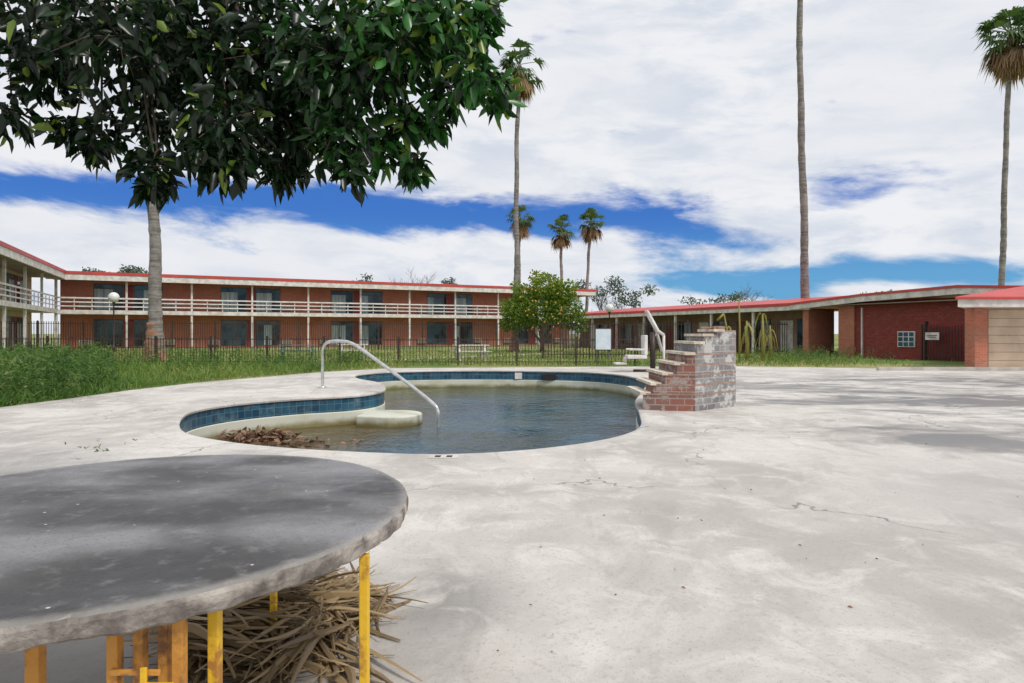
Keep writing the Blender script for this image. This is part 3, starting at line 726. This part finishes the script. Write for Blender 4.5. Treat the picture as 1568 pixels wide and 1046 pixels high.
# ---------------- foreground table ----------------
def M_table():
    m,nt,b=newmat('weathered_tabletop'); v=coord(nt)
    mp=nt.n('ShaderNodeMapping'); nt.put(mp.inputs[0],v); mp.inputs['Rotation'].default_value=(0,0,.35); mp.inputs['Scale'].default_value=(1,1.7,1); mp.inputs['Location'].default_value=(.3,.6,0)
    n1=nt.noise(mp.outputs[0],1.7,4,.45,.25); n2=nt.noise(v,14,6,.7); n3=nt.noise(v,130,2); n4=nt.noise(v,4,7,.7,.2)
    col=nt.mix(nt.ramp(n1,.36,.64),(.055,.052,.05),(.25,.245,.25))
    col=nt.mix(nt.m('MULTIPLY',nt.ramp(n4,.48,.66),.45),col,(.11,.105,.10))
    col=nt.mix(nt.m('MULTIPLY',nt.ramp(n2,.52,.72),.35),col,(.36,.35,.34))
    col=nt.mix(nt.m('MULTIPLY',nt.ramp(n3,.56,.72),.45),col,(.03,.03,.03))
    vo=nt.n('ShaderNodeTexVoronoi'); nt.put(vo.inputs['Vector'],v); vo.inputs['Scale'].default_value=11
    col=nt.mix(nt.ramp(vo.outputs[0],.06,.03),col,(.6,.58,.55))
    sp=nt.n('ShaderNodeSeparateXYZ'); nt.put(sp.inputs[0],v)
    dx=nt.m('SUBTRACT',sp.outputs[0],-1.158); dy=nt.m('SUBTRACT',sp.outputs[1],1.932)
    rr=nt.m('SQRT',nt.m('ADD',nt.m('MULTIPLY',dx,dx),nt.m('MULTIPLY',dy,dy)))
    ed=nt.ramp(nt.m('ADD',rr,nt.m('MULTIPLY',nt.m('SUBTRACT',n2,.5),.05)),.79,.83)
    col=nt.mix(nt.m('MULTIPLY',ed,.6),col,(.34,.32,.29))
    nt.put(b.inputs['Base Color'],col); nt.put(b.inputs['Roughness'],nt.ramp(n4,.3,.7,.36,.62)); bump(nt,b,nt.m('ADD',n2,n3),.35,.003); return m
mtt=M_table(); mte=simple('table_edge_concrete',(.42,.38,.34),(.12,.10,.09),9,.9,bst=.8,bscale=50)
tb=empty('round_patio_table',(-1.16,1.934,0))
TC=(-1.158,1.932); TR=.835
V=[];F=[];mi=[]; n=220
rows=[(.6,.728),(TR-.03,.728),(TR-.012,.731),(TR-.003,.738),(TR,.75),(TR,.766),(TR-.004,.775),(TR-.014,.781),(TR-.05,.782),(.4,.782)]
for r,z in rows:
    for k in range(n):
        a=2*math.pi*k/n; ch=0;dz=0
        if r>TR-.02: ch=-abs(math.sin(k*1.7)*math.sin(k*.37+1))*.004-(R.random()<.14)*R.uniform(0,.008)
        if z<.74: dz=-abs(math.sin(k*.21)*math.sin(k*.83))*.008
        V.append((TC[0]+(r+ch)*math.cos(a),TC[1]+(r+ch)*math.sin(a),z+dz))
for i in range(len(rows)-1):
    for k in range(n):
        F.append((i*n+k,i*n+(k+1)%n,(i+1)*n+(k+1)%n,(i+1)*n+k)); mi.append(0 if i>=6 else 1)
F.append([k for k in range(n)][::-1]); mi.append(1); F.append([(len(rows)-1)*n+k for k in range(n)]); mi.append(0)
mkobj('concrete_top',V,F,[mtt,mte],tb,mi,smooth=False)
myel=simple('chipped_yellow_paint',(.74,.45,.02),(.40,.18,.03),14,.55,bst=.3,lo=.36,hi=.5)
m=MB()
for x,y in ((-.385,1.67),(-1.9,2.2),(-.95,2.55),(-.64,1.38)): m.box(x-.012,x+.012,y-.012,y+.012,.0,.725)
m.obj('steel_legs',myel,tb,.003)
ch=empty('folding_wood_chair',(-.85,1.4,0)); m=MB()
mor2=simple('orange_painted_wood',(.55,.25,.04),(.18,.08,.03),14,.65,bst=.5,lo=.38,hi=.55)
for x,y,w_ in ((-.99,1.33,.015),(-.80,1.29,.011),(-.76,1.31,.010),(-.72,1.33,.010),(-.68,1.31,.011)): m.box(x-w_,x+w_,y-.012,y+.012,0,.722)
m.box(-.815,-.665,1.270,1.277,.45,.47); m.box(-.80,-.70,1.270,1.277,.62,.632)
m.obj('slats',mor2,ch,.002)
m=MB(); m.box(-.74,-.67,1.262,1.269,.59,.61); m.box(-.735,-.722,1.262,1.269,.56,.64); m.obj('hinge',myel,ch,.002)
mteal=simple('teal_plastic',(.02,.16,.2),(.015,.1,.13),3,.4,bst=0)
tubeobj('teal_strap',[([(-1.6,1.5,.6),(-1.25,1.5,.5),(-1.1,1.5,.3)],.02)],mteal,ch,10)

# ---------------- dry palm frond pile ----------------
V=[];F=[];rr=[]
def strip(c0,d,L_,w_,cu,tw,c,nseg=8):
    sd=Vector((-d.y,d.x,R.gauss(0,.6))).normalized()
    for j in range(nseg+1):
        t=j/nseg-.5; p=Vector(c0)+d*L_*t+Vector((0,0,-cu*t*t*L_*2))+sd*tw*t*t; p.z=max(p.z,.02+R.random()*.004)
        ww=w_*(1-abs(t)*1.5)+.001; k=len(V); V.extend([p+sd*ww,p+Vector((0,0,ww*.6)),p-sd*ww])
        if j: F.append((k-3,k-2,k+1,k)); F.append((k-2,k-1,k+2,k+1)); rr.extend([c,c])
for b_ in range(34):
    bx=R.gauss(-1.08,.2); by=R.gauss(2.72,.17); a0=R.gauss(-.1,.5) if R.random()<.8 else R.uniform(0,3.14)
    zb=R.uniform(.03,.19)*math.exp(-((bx+1.12)/.38)**2); cb_=R.random()
    for i in range(20):
        a=a0+R.gauss(0,.22); d=Vector((math.cos(a),math.sin(a),R.gauss(0,.10)))
        o=(bx+R.gauss(0,.06),by+R.gauss(0,.05),max(.03,zb+R.gauss(0,.025)))
        strip(o,d,R.uniform(.22,.62),R.uniform(.006,.018),R.uniform(-.15,.22),R.gauss(0,.3),min(1,max(0,cb_*.45+R.random()*.6)))
mstraw=leafmat('dry_frond_straw',(.08,.045,.02),(.50,.36,.19),(.66,.53,.34),rough=.6,trans=.1)
mkobj('dry_palm_frond_pile',V,F,mstraw,None,rnd=rr)
P=[];D=[]
for i in range(260):
    y=R.uniform(2.5,20); x=R.uniform(-.7*y,.9*y)
    if inpoly(x,y,[(p.x,p.y) for p in off2(.3)]): continue
    P.append((x,y,.018)); D.append((R.gauss(0,1),R.gauss(0,1),.1))
n=len(P); leaves('fallen_leaves',P,D,NR.uniform(.01,.03,n),NR.uniform(.006,.012,n),NR.random(n),mdead)

# ---------------- foreground tree ----------------
ft=empty('broadleaf_tree',(-4.3,3.2,0))
cl=[(-2.66,3.05,.32),(-2.22,2.97,.36),(-1.78,2.88,.40),(-1.34,2.83,.40),(-.97,2.80,.36),(-.68,2.98,.32),(-.40,3.02,.22),(-.22,2.98,.13),
(-2.62,2.74,.16),(-2.03,2.54,.20),(-1.63,2.44,.24),(-1.23,2.42,.24),(-.97,2.43,.17),(-.74,2.33,.12),(-.55,2.24,.07),(-.36,2.66,.12),(-.08,2.66,.10),(-.22,2.76,.10),
(-2.03,2.24,.12),(-1.3,2.22,.10),(-1.62,2.25,.12),(-2.85,2.53,.11),(-2.34,2.40,.12),(-.16,3.14,.12),(-2.0,2.12,.05),(-.9,2.22,.07),(-.45,2.50,.07),(-.62,2.5,.12),(-2.5,2.45,.07)]
P=[];D=[];C=[]
centers=[]
for i,(x,z,r) in enumerate(cl):
    y=3.6+R.uniform(-.25,.3); k=y/3.6; X=x*k; Z=1.3+(z-1.3)*k; centers.append((X,y,Z,r))
    ry=max(r*1.1,.15); dens=2700 if x<-1.9 else 4600
    nn=int(55+dens*r*r)
    p,d=ellip((X,y,Z),(r,ry,r),nn,.45); P.append(p); D.append(d)
    br=1. if x>-.8 else (.4 if x>-1.1 else .15)  # crown shading put into leaf colour: dark interior, bright right edge
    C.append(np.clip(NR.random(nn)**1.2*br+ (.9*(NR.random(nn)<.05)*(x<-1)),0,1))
for (X,Y_,Z,r,nn) in ((-3.6,3.6,3.6,.8,600),(-2.6,3.8,3.95,.8,700),(-1.6,3.8,3.8,.7,900),(-.7,3.9,3.9,.5,350),(-4.4,3.,4.2,1.0,600),(-2.4,2.6,4.2,.7,400),(-2.8,4.6,4.0,.7,300)):  # extra unseen crown clumps above the frame, added for shade and continuity
    p,d=ellip((X,Y_,Z),(r,r,r*.6),nn,.5); P.append(p); D.append(d); C.append(NR.random(nn)*.3)
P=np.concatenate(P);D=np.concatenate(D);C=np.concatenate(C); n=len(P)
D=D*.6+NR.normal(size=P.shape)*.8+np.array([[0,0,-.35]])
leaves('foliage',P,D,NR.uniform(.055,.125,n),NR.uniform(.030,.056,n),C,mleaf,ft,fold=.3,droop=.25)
paths=[([(-4.3,3.2,0),(-4.25,3.2,1.0),(-4.2,3.25,2.2),(-4.1,3.3,3.3)],[.24,.19,.17,.13]),([(-4.2,3.25,2.1),(-4.6,2.9,3),(-4.8,2.7,4)],[.12,.08,.03])]
hubs=[(-3.2,3.7,3.75),(-2.4,3.75,3.75),(-1.6,3.75,3.6),(-.95,3.7,3.5)]
pp=smoothpath([(-4.1,3.3,3.3)]+hubs,5); paths.append((pp,[.11-.085*i/(len(pp)-1) for i in range(len(pp))]))
for X,y,Z,r in centers:
    h=min(hubs,key=lambda q:(q[0]-X)**2+(q[2]-Z)**2+(0 if q[0]<X+.3 else 1))
    mid=((h[0]+X)/2+R.gauss(0,.08),(h[1]+y)/2+.1,(h[2]+Z)/2+.05)
    sp_=smoothpath([h,mid,(X,y+.05,Z)],4); paths.append((sp_,[.015-.011*i/(len(sp_)-1) for i in range(len(sp_))]))
    for j in range(int(4+r*20)):
        d=Vector((R.gauss(0,1),R.gauss(0,1),R.gauss(-.2,.8))).normalized()*r*1.0
        paths.append(([(X,y,Z),(X+d.x*.5,y+d.y*.5,Z+d.z*.5+.03),(X+d.x,y+d.y,Z+d.z)],[.005,.0035,.0015]))
tubeobj('trunk_and_branches',paths,mbark,ft,7)

# ---------------- sky ----------------
W=bpy.data.worlds.new('World'); S.world=W; W.use_nodes=True; nt=NT(W.node_tree)
EL=math.radians(52); AZ=math.radians(135)
bg=W.node_tree.nodes['Background']
sky=nt.n('ShaderNodeTexSky',sky_type='NISHITA'); sky.sun_disc=False; sky.sun_elevation=EL; sky.sun_rotation=AZ
g=coord(nt,'Generated'); sp=nt.n('ShaderNodeSeparateXYZ'); nt.put(sp.inputs[0],g)
az=nt.m('ARCTAN2',sp.outputs[0],sp.outputs[1]); el=nt.m('ARCSINE',sp.outputs[2])
cb=nt.n('ShaderNodeCombineXYZ'); nt.put(cb.inputs[0],nt.m('MULTIPLY',az,3.0)); nt.put(cb.inputs[1],nt.m('ADD',nt.m('MULTIPLY',el,9.5),nt.m('MULTIPLY',az,.7)))
nz=nt.noise(cb.outputs[0],1.9,10,.6,.25)
nw=nt.noise(cb.outputs[0],.9,3,.5)
els=nt.m('ADD',el,nt.m('MULTIPLY',nt.m('SUBTRACT',nw,.5),.07))
b1=nt.m('MULTIPLY',nt.m('MULTIPLY',nt.gauss(els,.183,.032),nt.ramp(az,.42,.1)),1.15)
b2_=nt.m('MULTIPLY',nt.gauss(els,.078,.022),nt.ramp(az,.0,.25))
b3=nt.m('MULTIPLY',nt.m('MULTIPLY',nt.gauss(el,.188,.03),nt.gauss(az,.47,.08)),.85)
b4=nt.m('MULTIPLY',nt.m('MULTIPLY',nt.gauss(el,.135,.035),nt.gauss(az,.30,.16)),.62)
b5=nt.m('MULTIPLY',nt.gauss(els,.04,.018),.35)
tot=nt.m('ADD',nt.m('ADD',nt.m('ADD',b1,b2_),nt.m('ADD',b3,b4)),b5)
tot=nt.m('ADD',tot,nt.m('MULTIPLY',nt.m('SUBTRACT',nz,.5),2.6))
mask=nt.ramp(tot,.28,.95)
deep=nt.mix(nt.ramp(el,.06,.19),(1.2,3.9,6.8),(.36,1.6,5.6))
blue=nt.mix(.22,deep,nt.mix(1.,sky.outputs[0],(.5,.75,1.2),'MULTIPLY'))
nc=nt.noise(cb.outputs[0],2.2,8,.6,.3); ncl=nt.noise(cb.outputs[0],.8,4,.55)
cloud=nt.mix(nt.ramp(nc,.34,.60),(6.6,7.1,8.0),(8.7,8.8,9.1))
cloud=nt.mix(nt.m('MULTIPLY',nt.ramp(ncl,.38,.62),.6),cloud,(7.8,8.0,8.5))
nt.put(bg.inputs[0],nt.mix(mask,cloud,blue)); bg.inputs[1].default_value=.1
sl=bpy.data.lights.new('sun','SUN'); sl.energy=2.2; sl.angle=math.radians(12); sl.color=(1,.94,.86)
so=bpy.data.objects.new('sun',sl); COL.objects.link(so)
dirv=Vector((math.sin(AZ)*math.cos(EL),math.cos(AZ)*math.cos(EL),math.sin(EL)))
so.rotation_euler=dirv.to_track_quat('Z','Y').to_euler(); so.location=(10,-10,20)

# ---------------- camera ----------------
cd=bpy.data.cameras.new('camera'); cam=bpy.data.objects.new('camera',cd); COL.objects.link(cam); S.camera=cam
cam.location=(0,0,1.3); cam.rotation_euler=(math.radians(90),0,0); cd.sensor_width=36; cd.lens=22.5; cd.shift_y=-12/1568
cd.clip_start=.05; cd.clip_end=6000
